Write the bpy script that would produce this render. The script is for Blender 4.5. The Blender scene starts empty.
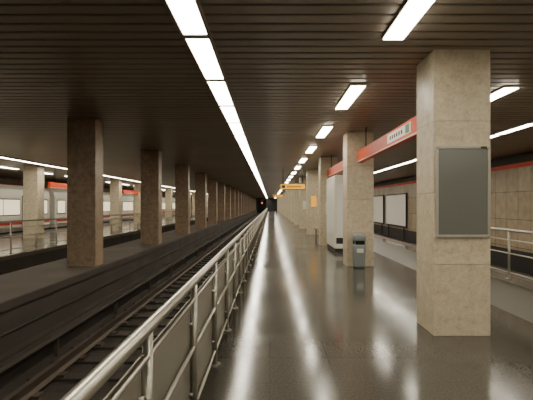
import bpy, bmesh, math, random
from mathutils import Vector, Matrix
random.seed(4)
scene = bpy.context.scene
Y0, Y1 = -12.0, 112.0
CEIL = 3.5

# ---------------------------------------------------------------- materials
def new_mat(name):
    m = bpy.data.materials.new(name); m.use_nodes = True
    nt = m.node_tree; b = nt.nodes['Principled BSDF']
    return m, nt, b
def N(nt, t, **kw):
    n = nt.nodes.new(t)
    for k, v in kw.items():
        if hasattr(n, k): setattr(n, k, v)
        else: n.inputs[k].default_value = v
    return n
def simple(name, col, rough=.5, metal=0., emit=None, es=0.):
    m, nt, b = new_mat(name)
    b.inputs['Base Color'].default_value = (*col, 1); b.inputs['Roughness'].default_value = rough
    b.inputs['Metallic'].default_value = metal
    if emit:
        b.inputs['Emission Color'].default_value = (*emit, 1); b.inputs['Emission Strength'].default_value = es
    tc = N(nt, 'ShaderNodeTexCoord'); no = N(nt, 'ShaderNodeTexNoise'); no.inputs['Scale'].default_value = 9
    mr = N(nt, 'ShaderNodeMapRange'); mr.inputs['To Min'].default_value = max(0.02, rough-.06); mr.inputs['To Max'].default_value = min(1, rough+.08)
    nt.links.new(tc.outputs['Object'], no.inputs['Vector']); nt.links.new(no.outputs['Fac'], mr.inputs['Value'])
    nt.links.new(mr.outputs['Result'], b.inputs['Roughness'])
    return m
def noisy(name, stops, scale=3., detail=8., rough=(.3,.5), bump=.0, stretch=(1,1,1), nrough=.6, bscale=None, rand=0.):
    m, nt, b = new_mat(name)
    g = N(nt, 'ShaderNodeNewGeometry'); mp = N(nt, 'ShaderNodeMapping'); mp.inputs['Scale'].default_value = stretch
    nt.links.new(g.outputs['Position'], mp.inputs['Vector'])
    no = N(nt, 'ShaderNodeTexNoise'); no.inputs['Scale'].default_value = scale; no.inputs['Detail'].default_value = detail
    no.inputs['Roughness'].default_value = nrough
    nt.links.new(mp.outputs['Vector'], no.inputs['Vector'])
    cr = N(nt, 'ShaderNodeValToRGB'); el = cr.color_ramp.elements
    while len(el) < len(stops): el.new(.5)
    for e, (p, c) in zip(el, stops): e.position = p; e.color = (*c, 1)
    nt.links.new(no.outputs['Fac'], cr.inputs['Fac'])
    out = cr.outputs['Color']
    if rand:
        oi = N(nt, 'ShaderNodeNewGeometry')
        mr = N(nt, 'ShaderNodeMapRange'); mr.inputs['To Min'].default_value = 1-rand; mr.inputs['To Max'].default_value = 1+rand
        nt.links.new(oi.outputs['Random Per Island'], mr.inputs['Value'])
        mx = N(nt, 'ShaderNodeVectorMath', operation='SCALE')
        nt.links.new(out, mx.inputs[0]); nt.links.new(mr.outputs['Result'], mx.inputs['Scale']); out = mx.outputs[0]
    nt.links.new(out, b.inputs['Base Color'])
    n2 = N(nt, 'ShaderNodeTexNoise'); n2.inputs['Scale'].default_value = bscale or scale*.5; n2.inputs['Detail'].default_value = 5
    nt.links.new(g.outputs['Position'], n2.inputs['Vector'])
    r = N(nt, 'ShaderNodeMapRange'); r.inputs['From Min'].default_value=.3; r.inputs['From Max'].default_value=.7
    r.inputs['To Min'].default_value = rough[0]; r.inputs['To Max'].default_value = rough[1]
    nt.links.new(n2.outputs['Fac'], r.inputs['Value']); nt.links.new(r.outputs['Result'], b.inputs['Roughness'])
    if bump:
        bp = N(nt, 'ShaderNodeBump'); bp.inputs['Strength'].default_value = bump; bp.inputs['Distance'].default_value = .02
        nt.links.new(no.outputs['Fac'], bp.inputs['Height']); nt.links.new(bp.outputs['Normal'], b.inputs['Normal'])
    return m

M = {}
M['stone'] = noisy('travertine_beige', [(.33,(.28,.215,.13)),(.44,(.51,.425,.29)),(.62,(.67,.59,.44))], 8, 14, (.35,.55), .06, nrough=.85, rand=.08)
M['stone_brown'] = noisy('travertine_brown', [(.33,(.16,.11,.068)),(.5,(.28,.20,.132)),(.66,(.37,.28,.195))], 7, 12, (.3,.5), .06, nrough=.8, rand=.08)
M['joint'] = simple('dark_joint', (.10,.08,.055), .9)
M['slat'] = noisy('ceiling_slat_metal', [(.3,(.28,.24,.195)),(.7,(.35,.30,.245))], .6, 3, (.32,.45), rand=.05)
M['slat'].node_tree.nodes['Principled BSDF'].inputs['Metallic'].default_value = .3
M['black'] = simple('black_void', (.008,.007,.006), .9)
M['dark'] = simple('dark_metal', (.035,.03,.026), .5, .3)
M['lamp'] = simple('fluorescent_diffuser', (.9,.9,.9), .4, 0, (1.0,.92,.755), 26.)
M['lampgap'] = simple('lamp_joint_metal', (.40,.37,.31), .4, .3)
M['steel'] = simple('brushed_steel', (.46,.435,.375), .32, .85)
M['panel'] = noisy('railing_panel_grey', [(.3,(.19,.172,.135)),(.7,(.23,.21,.165))], 2, 4, (.28,.4))
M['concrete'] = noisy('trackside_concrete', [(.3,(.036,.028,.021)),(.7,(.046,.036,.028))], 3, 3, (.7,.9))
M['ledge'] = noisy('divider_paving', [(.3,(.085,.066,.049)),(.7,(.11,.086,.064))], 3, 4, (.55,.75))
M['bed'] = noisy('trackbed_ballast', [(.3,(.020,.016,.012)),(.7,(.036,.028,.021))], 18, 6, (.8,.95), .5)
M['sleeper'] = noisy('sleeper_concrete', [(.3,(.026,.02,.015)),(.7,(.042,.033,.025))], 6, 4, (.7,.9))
M['rail'] = simple('rail_steel', (.11,.085,.065), .55, .5)
M['red'] = simple('sign_red', (.72,.075,.015), .45)
M['redwall'] = simple('wall_band_red', (.62,.055,.02), .5)
M['white'] = simple('sign_white', (.75,.72,.62), .4)
M['green'] = simple('sign_green', (.05,.22,.09), .4)
M['yellow'] = simple('sign_yellow', (.8,.38,.02), .4, 0, (1,.45,.03), .8)
M['glass'] = simple('notice_glass', (.15,.155,.135), .2)
M['binm'] = simple('bin_grey', (.24,.265,.26), .4)
M['poster'] = simple('poster_white', (.74,.73,.66), .5)
M['whitepanel'] = simple('kiosk_white_panel', (.8,.8,.75), .3)  # plain white kiosk panel, no emission
M['trainbody'] = simple('train_paint', (.70,.67,.59), .35)
M['trainwin'] = simple('train_window_lit', (.05,.05,.05), .1, 0, (1,.85,.55), 1.5)
M['wood'] = simple('bench_wood', (.2,.1,.045), .5)
M['letter'] = simple('lettering_dark', (.02,.02,.02), .5)

def floor_mat():
    m, nt, b = new_mat('floor_polished_stone')
    L = nt.links.new
    g = N(nt, 'ShaderNodeNewGeometry')
    n1 = N(nt, 'ShaderNodeTexNoise'); n1.inputs['Scale'].default_value = 45; n1.inputs['Detail'].default_value = 4
    n2 = N(nt, 'ShaderNodeTexNoise'); n2.inputs['Scale'].default_value = .8; n2.inputs['Detail'].default_value = 3; n2.inputs['Roughness'].default_value=.5
    for n in (n1, n2): L(g.outputs['Position'], n.inputs['Vector'])
    cr = N(nt, 'ShaderNodeValToRGB'); cr.color_ramp.elements[0].position=.35; cr.color_ramp.elements[1].position=.75
    cr.color_ramp.elements[0].color=(.062,.057,.046,1); cr.color_ramp.elements[1].color=(.094,.086,.070,1)
    L(n1.outputs['Fac'], cr.inputs['Fac'])
    br = N(nt, 'ShaderNodeTexBrick'); br.offset = 0
    br.inputs['Scale'].default_value = 1; br.inputs['Brick Width'].default_value=.6; br.inputs['Row Height'].default_value=.6
    br.inputs['Mortar Size'].default_value=.004; br.inputs['Color1'].default_value=(1,1,1,1); br.inputs['Color2'].default_value=(.93,.93,.93,1)
    br.inputs['Mortar'].default_value=(.75,.75,.75,1)
    L(g.outputs['Position'], br.inputs['Vector'])
    mx = N(nt, 'ShaderNodeMix', data_type='RGBA', blend_type='MULTIPLY'); mx.inputs[0].default_value=.7
    L(cr.outputs['Color'], mx.inputs[6]); L(br.outputs['Color'], mx.inputs[7])
    L(mx.outputs[2], b.inputs['Base Color'])
    mr = N(nt, 'ShaderNodeMapRange'); mr.inputs['From Min'].default_value=.3; mr.inputs['From Max'].default_value=.7
    mr.inputs['To Min'].default_value=.11; mr.inputs['To Max'].default_value=.20
    L(n2.outputs['Fac'], mr.inputs['Value']); L(mr.outputs['Result'], b.inputs['Roughness'])
    bp = N(nt, 'ShaderNodeBump'); bp.inputs['Strength'].default_value=.06; bp.inputs['Distance'].default_value=.008
    n3 = N(nt, 'ShaderNodeTexNoise'); n3.inputs['Scale'].default_value = 6
    L(g.outputs['Position'], n3.inputs['Vector']); L(n3.outputs['Fac'], bp.inputs['Height']); L(bp.outputs['Normal'], b.inputs['Normal'])
    b.inputs['Specular IOR Level'].default_value = .34
    return m
M['floor'] = floor_mat()

def wall_mat():
    m, nt, b = new_mat('wall_stone_cladding')
    L = nt.links.new
    g = N(nt, 'ShaderNodeNewGeometry')
    sep = N(nt,'ShaderNodeSeparateXYZ'); cmb = N(nt,'ShaderNodeCombineXYZ')
    L(g.outputs['Position'], sep.inputs[0]); L(sep.outputs['Y'], cmb.inputs['X']); L(sep.outputs['Z'], cmb.inputs['Y'])
    br = N(nt, 'ShaderNodeTexBrick'); br.offset = 0
    br.inputs['Scale'].default_value=1; br.inputs['Brick Width'].default_value=.75; br.inputs['Row Height'].default_value=1.05
    br.inputs['Mortar Size'].default_value=.012; br.inputs['Color1'].default_value=(.37,.29,.19,1); br.inputs['Color2'].default_value=(.30,.235,.15,1)
    br.inputs['Mortar'].default_value=(.10,.075,.05,1)
    L(cmb.outputs[0], br.inputs['Vector'])
    n1 = N(nt, 'ShaderNodeTexNoise'); n1.inputs['Scale'].default_value=4; n1.inputs['Detail'].default_value=10
    L(g.outputs['Position'], n1.inputs['Vector'])
    mr = N(nt,'ShaderNodeMapRange'); mr.inputs['To Min'].default_value=.55; mr.inputs['To Max'].default_value=1.35
    L(n1.outputs['Fac'], mr.inputs['Value'])
    sc = N(nt,'ShaderNodeVectorMath',operation='SCALE'); L(br.outputs['Color'], sc.inputs[0]); L(mr.outputs['Result'], sc.inputs['Scale'])
    L(sc.outputs[0], b.inputs['Base Color']); b.inputs['Roughness'].default_value=.45
    return m
M['wall'] = wall_mat()

def tactile_mat():
    m, nt, b = new_mat('tactile_rubber')
    L = nt.links.new
    g = N(nt, 'ShaderNodeNewGeometry')
    v = N(nt, 'ShaderNodeTexVoronoi'); v.inputs['Scale'].default_value=14; v.inputs['Randomness'].default_value=0
    L(g.outputs['Position'], v.inputs['Vector'])
    cr = N(nt,'ShaderNodeValToRGB'); cr.color_ramp.elements[0].position=.3; cr.color_ramp.elements[1].position=.42
    cr.color_ramp.elements[0].color=(.095,.085,.066,1); cr.color_ramp.elements[1].color=(.05,.044,.034,1)
    L(v.outputs['Distance'], cr.inputs['Fac']); L(cr.outputs['Color'], b.inputs['Base Color'])
    bp = N(nt,'ShaderNodeBump', invert=True); bp.inputs['Strength'].default_value=.25; bp.inputs['Distance'].default_value=.01
    L(v.outputs['Distance'], bp.inputs['Height']); L(bp.outputs['Normal'], b.inputs['Normal'])
    b.inputs['Roughness'].default_value=.4
    return m
M['tactile'] = tactile_mat()

# ---------------------------------------------------------------- mesh builder
class MB:
    def __init__(s, *mats): s.bm = bmesh.new(); s.mats = list(mats)
    def mi(s, m):
        if m not in s.mats: s.mats.append(m)
        return s.mats.index(m)
    def box(s, x0,x1,y0,y1,z0,z1, m, bev=0.):
        i = s.mi(m)
        vs = [s.bm.verts.new(p) for p in ((x0,y0,z0),(x1,y0,z0),(x1,y1,z0),(x0,y1,z0),(x0,y0,z1),(x1,y0,z1),(x1,y1,z1),(x0,y1,z1))]
        fs = [s.bm.faces.new([vs[k] for k in f]) for f in ((0,3,2,1),(4,5,6,7),(0,1,5,4),(1,2,6,5),(2,3,7,6),(3,0,4,7))]
        for f in fs: f.material_index = i
        if bev:
            es = list({e for f in fs for e in f.edges})
            r = bmesh.ops.bevel(s.bm, geom=es, offset=bev, segments=2, affect='EDGES', profile=.5)
            for f in r['faces']: f.material_index = i
        return s
    def prism(s, prof, y0, y1, m):
        i = s.mi(m)
        a = [s.bm.verts.new((x,y0,z)) for x,z in prof]; b = [s.bm.verts.new((x,y1,z)) for x,z in prof]
        n = len(prof)
        fs = [s.bm.faces.new(a), s.bm.faces.new(b[::-1])]
        for k in range(n): fs.append(s.bm.faces.new((a[k],b[k],b[(k+1)%n],a[(k+1)%n])))
        for f in fs: f.material_index = i
        return s
    def cyl(s, p, q, r, m, seg=12, r2=None, smooth=True):
        i = s.mi(m); p = Vector(p); q = Vector(q); d = q-p
        mat = Matrix.Translation((p+q)/2) @ d.to_track_quat('Z','Y').to_matrix().to_4x4()
        g = bmesh.ops.create_cone(s.bm, cap_ends=True, segments=seg, radius1=r, radius2=r if r2 is None else r2, depth=d.length, matrix=mat)
        for f in {f for v in g['verts'] for f in v.link_faces}:
            f.material_index = i
            if smooth and len(f.verts)==4: f.smooth = True
        return s
    def obj(s, name, loc=(0,0,0)):
        bmesh.ops.recalc_face_normals(s.bm, faces=s.bm.faces)
        me = bpy.data.meshes.new(name); s.bm.to_mesh(me); s.bm.free()
        for m in s.mats: me.materials.append(M[m])
        o = bpy.data.objects.new(name, me); o.location = loc
        scene.collection.objects.link(o); return o
def inst(src, name, loc):
    o = bpy.data.objects.new(name, src.data); o.location = loc; scene.collection.objects.link(o); return o

# ---------------------------------------------------------------- shell
BED = -.86
PE, DR, DL, LPE = -.92, -3.72, -5.2, -8.25
RPE, RW = 5.7, 9.3
LPW = -14.6; LW = -18.4
MB().box(PE, RPE, Y0, Y1, BED, 0, 'floor').obj('floor')
MB().box(LPW, LPE, Y0, Y1, BED, 0, 'floor').obj('floor_opposite_platform')
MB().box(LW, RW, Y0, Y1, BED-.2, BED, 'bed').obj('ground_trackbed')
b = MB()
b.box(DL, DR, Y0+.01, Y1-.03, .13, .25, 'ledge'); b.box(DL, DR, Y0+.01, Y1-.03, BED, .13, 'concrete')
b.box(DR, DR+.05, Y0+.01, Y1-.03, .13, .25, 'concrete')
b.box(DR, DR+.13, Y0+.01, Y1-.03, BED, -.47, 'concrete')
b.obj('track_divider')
MB().box(PE-.03, PE+.12, Y0, Y1, -.12, .006, 'ledge').obj('trim_platform_edge')
MB().box(RPE-.3, RPE+.03, Y0, Y1, -.12, .006, 'ledge').obj('trim_platform_edge')
MB().box(LPE-.12, LPE+.03, Y0, Y1, -.12, .006, 'ledge').obj('trim_platform_edge')
MB().box(3.55, 4.95, Y0, Y1, 0, .004, 'tactile').obj('floor_tactile_strip')

MB().box(RW, RW+.3, Y0, Y1, BED, 4.0, 'wall').obj('wall_right')
b = MB(); b.box(RW-.03, RW, Y0, Y1, BED, -.1, 'dark'); b.obj('baseboard_right')
b = MB(); b.box(RW-.05, RW, Y0, Y1, 3.0, 3.16, 'redwall'); b.box(RW-.02, RW, Y0, Y1, 3.16, 3.49, 'dark'); b.obj('trim_1')
MB().box(LW-.3, LW, Y0, Y1, BED, 4.0, 'wall').obj('wall_left')
MB().box(LW, LW+.05, Y0, Y1, 2.95, 3.12, 'redwall').obj('trim_2')
b = MB()
b.box(LW-.3, RW+.3, Y1, Y1+.3, BED, 4.0, 'dark')
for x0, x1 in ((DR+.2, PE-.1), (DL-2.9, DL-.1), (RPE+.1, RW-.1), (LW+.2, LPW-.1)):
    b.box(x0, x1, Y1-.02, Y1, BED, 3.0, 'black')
b.obj('wall_far')
MB().box(LW-.3, RW+.3, Y0-.3, Y0, BED, 4.0, 'wall').obj('wall_back')

# ceiling : metal slats across the station
b = MB()
b.box(LW-.3, RW+.3, Y0, Y1, 3.60, 3.7, 'black')
chans = [(-10.62,-10.38), (-.955,-.675), (5.92,6.14)]
xs = [LW] + [v for c in chans for v in (c[0]+.02, c[1]-.02)] + [RW]
segs = [(xs[i], xs[i+1]) for i in range(0, len(xs), 2)]
y = Y0
pitch = .2
while y < Y1-.2:
    for x0, x1 in segs:
        i = b.mi('slat')
        y0, y1 = y+.018, y+pitch-.018
        pr = [(y0-.004,3.535),(y0,3.505),(y0+.012,3.5),(y1-.012,3.5),(y1,3.505),(y1+.004,3.535)]
        a = [b.bm.verts.new((x0,p,z)) for p,z in pr]; c = [b.bm.verts.new((x1,p,z)) for p,z in pr]
        for k in range(5):
            f = b.bm.faces.new((a[k],a[k+1],c[k+1],c[k])); f.material_index = i
    y += pitch
b.obj('ceiling')

def strip(x0, x1, name, seg=1.55):
    b = MB(); ya, yb = Y0+.05, Y1-.05
    b.box(x0-.035, x0-.006, ya, yb, 3.455, 3.499, 'slat'); b.box(x1+.006, x1+.035, ya, yb, 3.455, 3.499, 'slat')
    b.box(x0-.006, x1+.006, ya, yb, 3.485, 3.499, 'dark')
    y = Y0 + (4.42 - Y0) % seg
    while y+seg < Y1:
        b.box(x0, x1, y+.06, y+seg-.06, 3.462, 3.484, 'lamp')
        b.box(x0-.006, x1+.006, y-.052, y+.052, 3.458, 3.484, 'lampgap')
        y += seg
    return b.obj(name)
strip(-.94, -.69, 'fluorescent_strip_light')
strip(5.92, 6.14, 'fluorescent_strip_light')
strip(-10.62, -10.38, 'fluorescent_strip_light')

b = MB()
b.box(-.125,.125,-.765,.765,-.03,-.001,'lampgap',.006)
b.box(-.112,.112,-.75,.75,-.045,-.03,'lamp',.005)
src = b.obj('ceiling_light', (1.385, 3.75, 3.5))
y = 3.75 - 3.27*4
while y < Y1-2:
    if abs(y-3.75) > .1: inst(src, 'ceiling_light', (1.385, y, 3.5))
    inst(src, 'ceiling_light', (3.85, y+.1, 3.5))
    if y > 5: inst(src, 'ceiling_light', (-13.2, y, 3.5))
    y += 3.27

# ---------------------------------------------------------------- pillars
def pillar(w, d, h, mat):
    b = MB()
    b.box(.012, w-.012, .012, d-.012, 0.001, h-.001, 'joint')
    n = 4; hh = h/n
    for i in range(n):
        z0, z1 = i*hh+.002, (i+1)*hh-.002
        t = .03
        b.box(0, w, 0, t, z0, z1, mat, .003)
        b.box(0, w, d-t, d, z0, z1, mat, .003)
        b.box(0, t, t+.002, d-t-.002, z0, z1, mat, .003)
        b.box(w-t, w, t+.002, d-t-.002, z0, z1, mat, .003)
    return b
PX, PW, PD = 2.0, .69, .58
src = pillar(PW, PD, CEIL, 'stone').obj('stone_pillar', (PX, 4.88, 0))
y = 4.88 - 5.5*3
pys = []
while y < Y1-2:
    if y > Y0+.2:
        pys.append(y)
        if abs(y-4.88) > .1: inst(src, 'stone_pillar', (PX, y, 0))
    y += 5.5
y = 4.2-11
while y < Y1-2:
    inst(src, 'stone_pillar', (-11.85, y, 0)); y += 5.2
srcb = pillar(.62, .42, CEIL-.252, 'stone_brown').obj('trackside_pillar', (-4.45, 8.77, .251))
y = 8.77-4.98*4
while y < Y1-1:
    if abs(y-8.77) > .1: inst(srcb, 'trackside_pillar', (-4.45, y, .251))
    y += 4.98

# ---------------------------------------------------------------- railings
def railing(x, y0, y1, name, step=1.1, panels=True, side=1, h=1.05):
    b = MB(); n = int((y1-y0)/step)
    ye = y0+n*step
    b.cyl((x,y0,h),(x,ye,h),.03,'steel',14)
    for dz in ((.13, .48) if panels else (.21,.5)): b.cyl((x,y0,h-dz),(x,ye,h-dz),.016,'steel',10)
    b.cyl((x,y0,.14),(x,ye,.14),.016,'steel',10)
    for i in range(n+1):
        y = y0+i*step
        b.cyl((x,y,0),(x,y,h-.02),.024,'steel',12)
        b.cyl((x,y,0),(x,y,.015),.06,'steel',14)
        if panels and i < n:
            b.box(x-side*.03-.004, x-side*.03+.004, y+.01, y+step-.01, .10, h-.13, 'panel')
            for zz in (.25, h-.3):
                for yy in (y+.05, y+step-.05):
                    b.cyl((x-side*.04, yy, zz), (x+.0, yy, zz), .012, 'steel', 8)
    return b.obj(name)
railing(-.55, 1.8-1.1*6, 84, 'platform_railing')
railing(5.2, -3.0, 13.0, 'platform_railing', 1.3, False)
railing(-8.55, 2.0, 84, 'platform_railing', 1.4, False)

# ---------------------------------------------------------------- tracks
def track(cx):
    b = MB()
    y = Y0+.2
    while y < Y1-.3:
        b.box(cx-1.08, cx+1.15, y, y+.22, BED, BED+.04, 'sleeper')
        for s in (-.7175, .7175):
            b.box(cx+s-.13, cx+s+.13, y+.04, y+.18, BED+.04, BED+.075, 'rail')
        y += .62
    for s in (-.7525, .7525):
        x = cx+s; z = BED+.06
        b.prism([(x-.07,z),(x+.07,z),(x+.07,z+.012),(x+.012,z+.035),(x+.012,z+.11),(x+.036,z+.12),(x+.036,z+.155),(x-.036,z+.155),(x-.036,z+.12),(x-.012,z+.11),(x-.012,z+.035),(x-.07,z+.012)], Y0+.1, Y1-.1, 'rail')
    return b
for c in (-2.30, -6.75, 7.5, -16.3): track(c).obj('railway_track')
b = MB()
b.prism([(-3.55,-.56),(-3.42,-.56),(-3.40,-.52),(-3.42,-.47),(-3.52,-.47),(-3.55,-.5)], Y0+.1, Y1-.1, 'concrete')
y = Y0+1
while y < Y1-1:
    b.box(-3.51,-3.45,y,y+.06,BED,-.55,'rail'); y += 2.5
b.obj('third_rail')
b = MB()
b.cyl((DR+.02, Y0+.1, -.2), (DR+.02, Y1-.1, -.2), .018, 'dark', 8)
b.obj('cable_run')

# ---------------------------------------------------------------- pillar notice frame
b = MB()
x0, x1, z0, z1, yf = PX+.01, PX+PW-.015, 1.205, 2.315, 4.88
t = .034
b.box(x0+t, x1-t, yf-.028, yf-.002, z0+t, z1-t, 'glass')
for bx in ((x0,x1,z0,z0+t),(x0,x1,z1-t,z1),(x0,x0+t,z0+t,z1-t),(x1-t,x1,z0+t,z1-t)):
    b.box(bx[0],bx[1],yf-.036,yf-.001,bx[2],bx[3],'lampgap',.004)
b.box(x1-.12, x1-.05, yf-.042, yf-.036, z1-t+.004, z1-.006, 'dark')
b.obj('notice_board')

# ---------------------------------------------------------------- line sign bands between pillars
def band(x, y0, y1, name, z0=2.7, z1=3.0, label=True):
    b = MB()
    b.box(x-.06, x+.06, y0, y1, z0, z1, 'red', .008)
    for sx in (-1, 1):
        xa = x+sx*.06; lo, hi = (xa-.008, xa) if sx<0 else (xa, xa+.008)
        b.box(lo, hi, y0+.02, y1-.02, z0+.012, z0+.035, 'white')
        if not label: continue
        ys = y0+1.0
        b.box(lo, hi, ys, ys+1.3, z0+.085, z1-.045, 'white')
        for k in range(6):
            yy = ys+.42+k*.13
            b.box(lo-.003, hi+.003, yy, yy+.07, z0+.13, z1-.1, 'letter')
        b.box(lo-.003, hi+.003, ys+.08, ys+.26, z0+.1, z1-.06, 'green')
    for yy in (y0+.6, y1-.6):
        b.cyl((x,yy,z1),(x,yy,CEIL-.002),.015,'dark',8)
    return b.obj(name)
xc = PX+PW/2
for i, py in enumerate(pys[:-1]):
    if 0 < py < 12: band(xc, py+PD+.01, pys[i+1]-.01, 'station_name_sign', label=py<6)
band(-11.5, 20.8, 24.8, 'station_name_sign', 2.5, 2.8, False)
band(-11.5, 31.2, 35.2, 'station_name_sign', 2.5, 2.8, False)

# ---------------------------------------------------------------- litter bin
b = MB()
def ring_body(b, prof, hw, hd, m):
    i = b.mi(m); rings=[]
    for z, s in prof:
        r=[]
        for k in range(24):
            a = 2*math.pi*k/24; c, sn = math.cos(a), math.sin(a)
            e = .45
            r.append(b.bm.verts.new((hw*s*math.copysign(abs(c)**e,c), hd*s*math.copysign(abs(sn)**e,sn), z)))
        rings.append(r)
    for p,q in zip(rings, rings[1:]):
        for k in range(24):
            f=b.bm.faces.new((p[k],p[(k+1)%24],q[(k+1)%24],q[k])); f.material_index=i; f.smooth=True
    for r in (rings[0], rings[-1]):
        f=b.bm.faces.new(r); f.material_index=i
ring_body(b, [(.0,.9),(.03,.9)], .15,.13,'dark')
ring_body(b, [(.03,.80),(.06,.86),(.55,.97),(.60,.99)], .16,.14,'binm')
ring_body(b, [(.60,.90),(.72,.90)], .16,.14,'black')
ring_body(b, [(.70,1.0),(.72,1.03),(.80,1.03),(.84,.95),(.855,.7)], .16,.14,'binm')
for sx in (-.135,.12):
    for sy in (-.12,.105): b.box(sx,sx+.015,sy,sy+.015,.58,.72,'binm')
b.box(-.08,.08,-.145,-.137,.40,.50,'white')
b.obj('litter_bin', (2.27, 10.2, 0))

# ---------------------------------------------------------------- info kiosk
b = MB()
kx0,kx1,ky0,ky1 = 2.16,2.75,13.4,15.3
b.box(kx0+.03,kx1-.03,ky0+.03,ky1-.03,0,.14,'dark')
b.box(kx0,kx1,ky0,ky1,.14,2.6,'white',.015)
b.box(kx0+.08,kx1-.08,ky0-.012,ky0,.6,2.3,'whitepanel'); b.box(kx0-.012,kx0,ky0+.1,ky1-.1,.6,2.4,'whitepanel')
b.box(kx0+.06,kx1-.06,ky0-.008,ky0,.3,.5,'letter')
b.obj('info_kiosk')

def bench(loc):
    b = MB()
    for i in range(4): b.box(-.22+i*.115,-.12+i*.115,-.8,.8,.43,.46,'wood',.005)
    for yy in (-.6,.6):
        b.box(-.18,.18,yy-.025,yy+.025,.38,.43,'dark'); b.box(-.17,-.12,yy-.025,yy+.025,0,.38,'dark'); b.box(.12,.17,yy-.025,yy+.025,0,.38,'dark')
    return b.obj('bench', loc)
bench((2.4, 19.0, 0)); bench((2.4, 30.0, 0))

def notice(y, z0, z1, m, x0=.18, x1=.5, name='pillar_notice'):
    b = MB(); b.box(PX+x0, PX+x1, y-.02, y-.001, z0, z1, 'steel', .004)
    b.box(PX+x0+.02, PX+x1-.02, y-.024, y-.02, z0+.02, z1-.02, m); b.obj(name)
notice(pys[[i for i,p in enumerate(pys) if p>12][0]], 1.2, 1.75, 'white')
notice(pys[[i for i,p in enumerate(pys) if p>20][0]], 1.5, 2.1, 'yellow')
notice(pys[[i for i,p in enumerate(pys) if p>26][0]], 1.3, 1.9, 'white')

def hang(x0, x1, y, z0, z1, name='hanging_exit_sign'):
    b = MB(); b.box(x0,x1,y,y+.14,z0,z1,'dark',.01)
    b.box(x0+.03,x1-.03,y-.008,y,z0+.03,z1-.03,'yellow')
    w=x1-x0
    for k in range(7):
        xx=x0+w*(.28+.08*k); b.box(xx,xx+w*.05,y-.012,y-.008,z0+.12,z1-.12,'letter')
    b.box(x0+w*.07,x0+w*.2,y-.012,y-.008,z0+.09,z1-.09,'letter')
    for xx in (x0+.15,x1-.15): b.cyl((xx,y+.07,z1),(xx,y+.07,CEIL-.002),.014,'dark',8)
    b.obj(name)
hang(.5, 1.78, 20, 2.36, 2.68)
hang(.3, 1.5, 46, 2.5, 2.8)
hang(-13.2, -12.3, 26, 2.4, 2.65)

for y0 in (27.0, 32.4, 48, 53.4):
    b = MB(); b.box(RW-.12,RW-.052,y0,y0+4.7,.05,2.42,'dark',.01)
    b.box(RW-.128,RW-.12,y0+.1,y0+4.6,.15,2.32,'poster')
    for yy in (y0+.5, y0+4.1):
        b.box(RW-.11,RW-.06,yy,yy+.08,BED,.06,'dark')
    b.obj('trackside_billboard')

M['sigred'] = simple('signal_red', (.5,.02,.01), .4, 0, (1,.05,.02), 6)
b = MB(); b.box(-1.55,-1.25,70,70.15,1.7,2.5,'dark',.02); b.cyl((-1.4,69.94,1.95),(-1.4,70,1.95),.1,'sigred',14); b.cyl((-1.4,69.94,2.25),(-1.4,70,2.25),.1,'black',14)
b.cyl((-1.4,70.07,2.5),(-1.4,70.07,CEIL-.002),.03,'dark',8); b.obj('railway_signal')

# ---------------------------------------------------------------- train at the opposite platform
def car(y0, L):
    b = MB(); x0, x1 = -17.65, -14.85
    prof = [(x0+.1,.05),(x1-.1,.05),(x1,.25),(x1,2.1),(x1-.08,2.5),(x1-.45,2.78),(x0+.45,2.78),(x0+.08,2.5),(x0,2.1),(x0,.25)]
    b.prism(prof, y0, y0+L, 'trainbody')
    b.box(x0+.3,x1-.3,y0+.2,y0+L-.2,-.35,.05,'dark')
    for by in (y0+2.6, y0+L-2.6):
        for dy in (-1.05,1.05):
            for sx in (-17.1,-15.62): b.cyl((sx-.06,by+dy,-.24),(sx+.06,by+dy,-.24),.40,'dark',20)
        b.box(-17.2,-15.4,by-1.4,by+1.4,-.35,-.1,'dark')
    nd = 4; seg = L/nd
    for i in range(nd):
        c = y0+seg*(i+.5)
        b.box(x1-.01,x1+.02,c-.68,c+.68,.12,2.15,'dark')
        for s in (-1,1):
            a = c+s*.34
            b.box(x1+.02,x1+.035,a-.31,a+.31,.15,2.1,'trainbody',.004)
            b.box(x1+.035,x1+.04,a-.21,a+.21,1.05,1.95,'trainwin')
        if i < nd-1:
            a = c+.85; w = seg-1.70
            b.box(x1,x1+.012,a,a+w,.98,1.96,'dark'); b.box(x1+.012,x1+.018,a+.06,a+w/2-.03,1.04,1.9,'trainwin'); b.box(x1+.012,x1+.018,a+w/2+.03,a+w-.06,1.04,1.9,'trainwin')
    for a in (y0+.3, y0+L-1.4):
        b.box(x1,x1+.012,a,a+1.1,.98,1.96,'dark'); b.box(x1+.012,x1+.018,a+.06,a+1.04,1.04,1.9,'trainwin')
    b.box(x1,x1+.008,y0+.1,y0+L-.1,.45,.6,'redwall')
    return b
for i in range(3):
    car(8+i*19.6, 19).obj('metro_train_car')

# ---------------------------------------------------------------- world + camera
w = bpy.data.worlds.new('World'); scene.world = w; w.use_nodes = True
w.node_tree.nodes['Background'].inputs[0].default_value = (.05,.04,.03,1); w.node_tree.nodes['Background'].inputs[1].default_value = .2

cd = bpy.data.cameras.new('camera'); cam = bpy.data.objects.new('camera', cd); scene.collection.objects.link(cam)
cam.location = (0,0,1.6); cam.rotation_euler = (math.radians(90),0,0)
cd.sensor_fit='HORIZONTAL'; cd.sensor_width = 36; cd.lens = 36*400/533
cd.shift_x = -3.5/533; cd.shift_y = 5/533
cd.clip_end = 300
scene.camera = cam
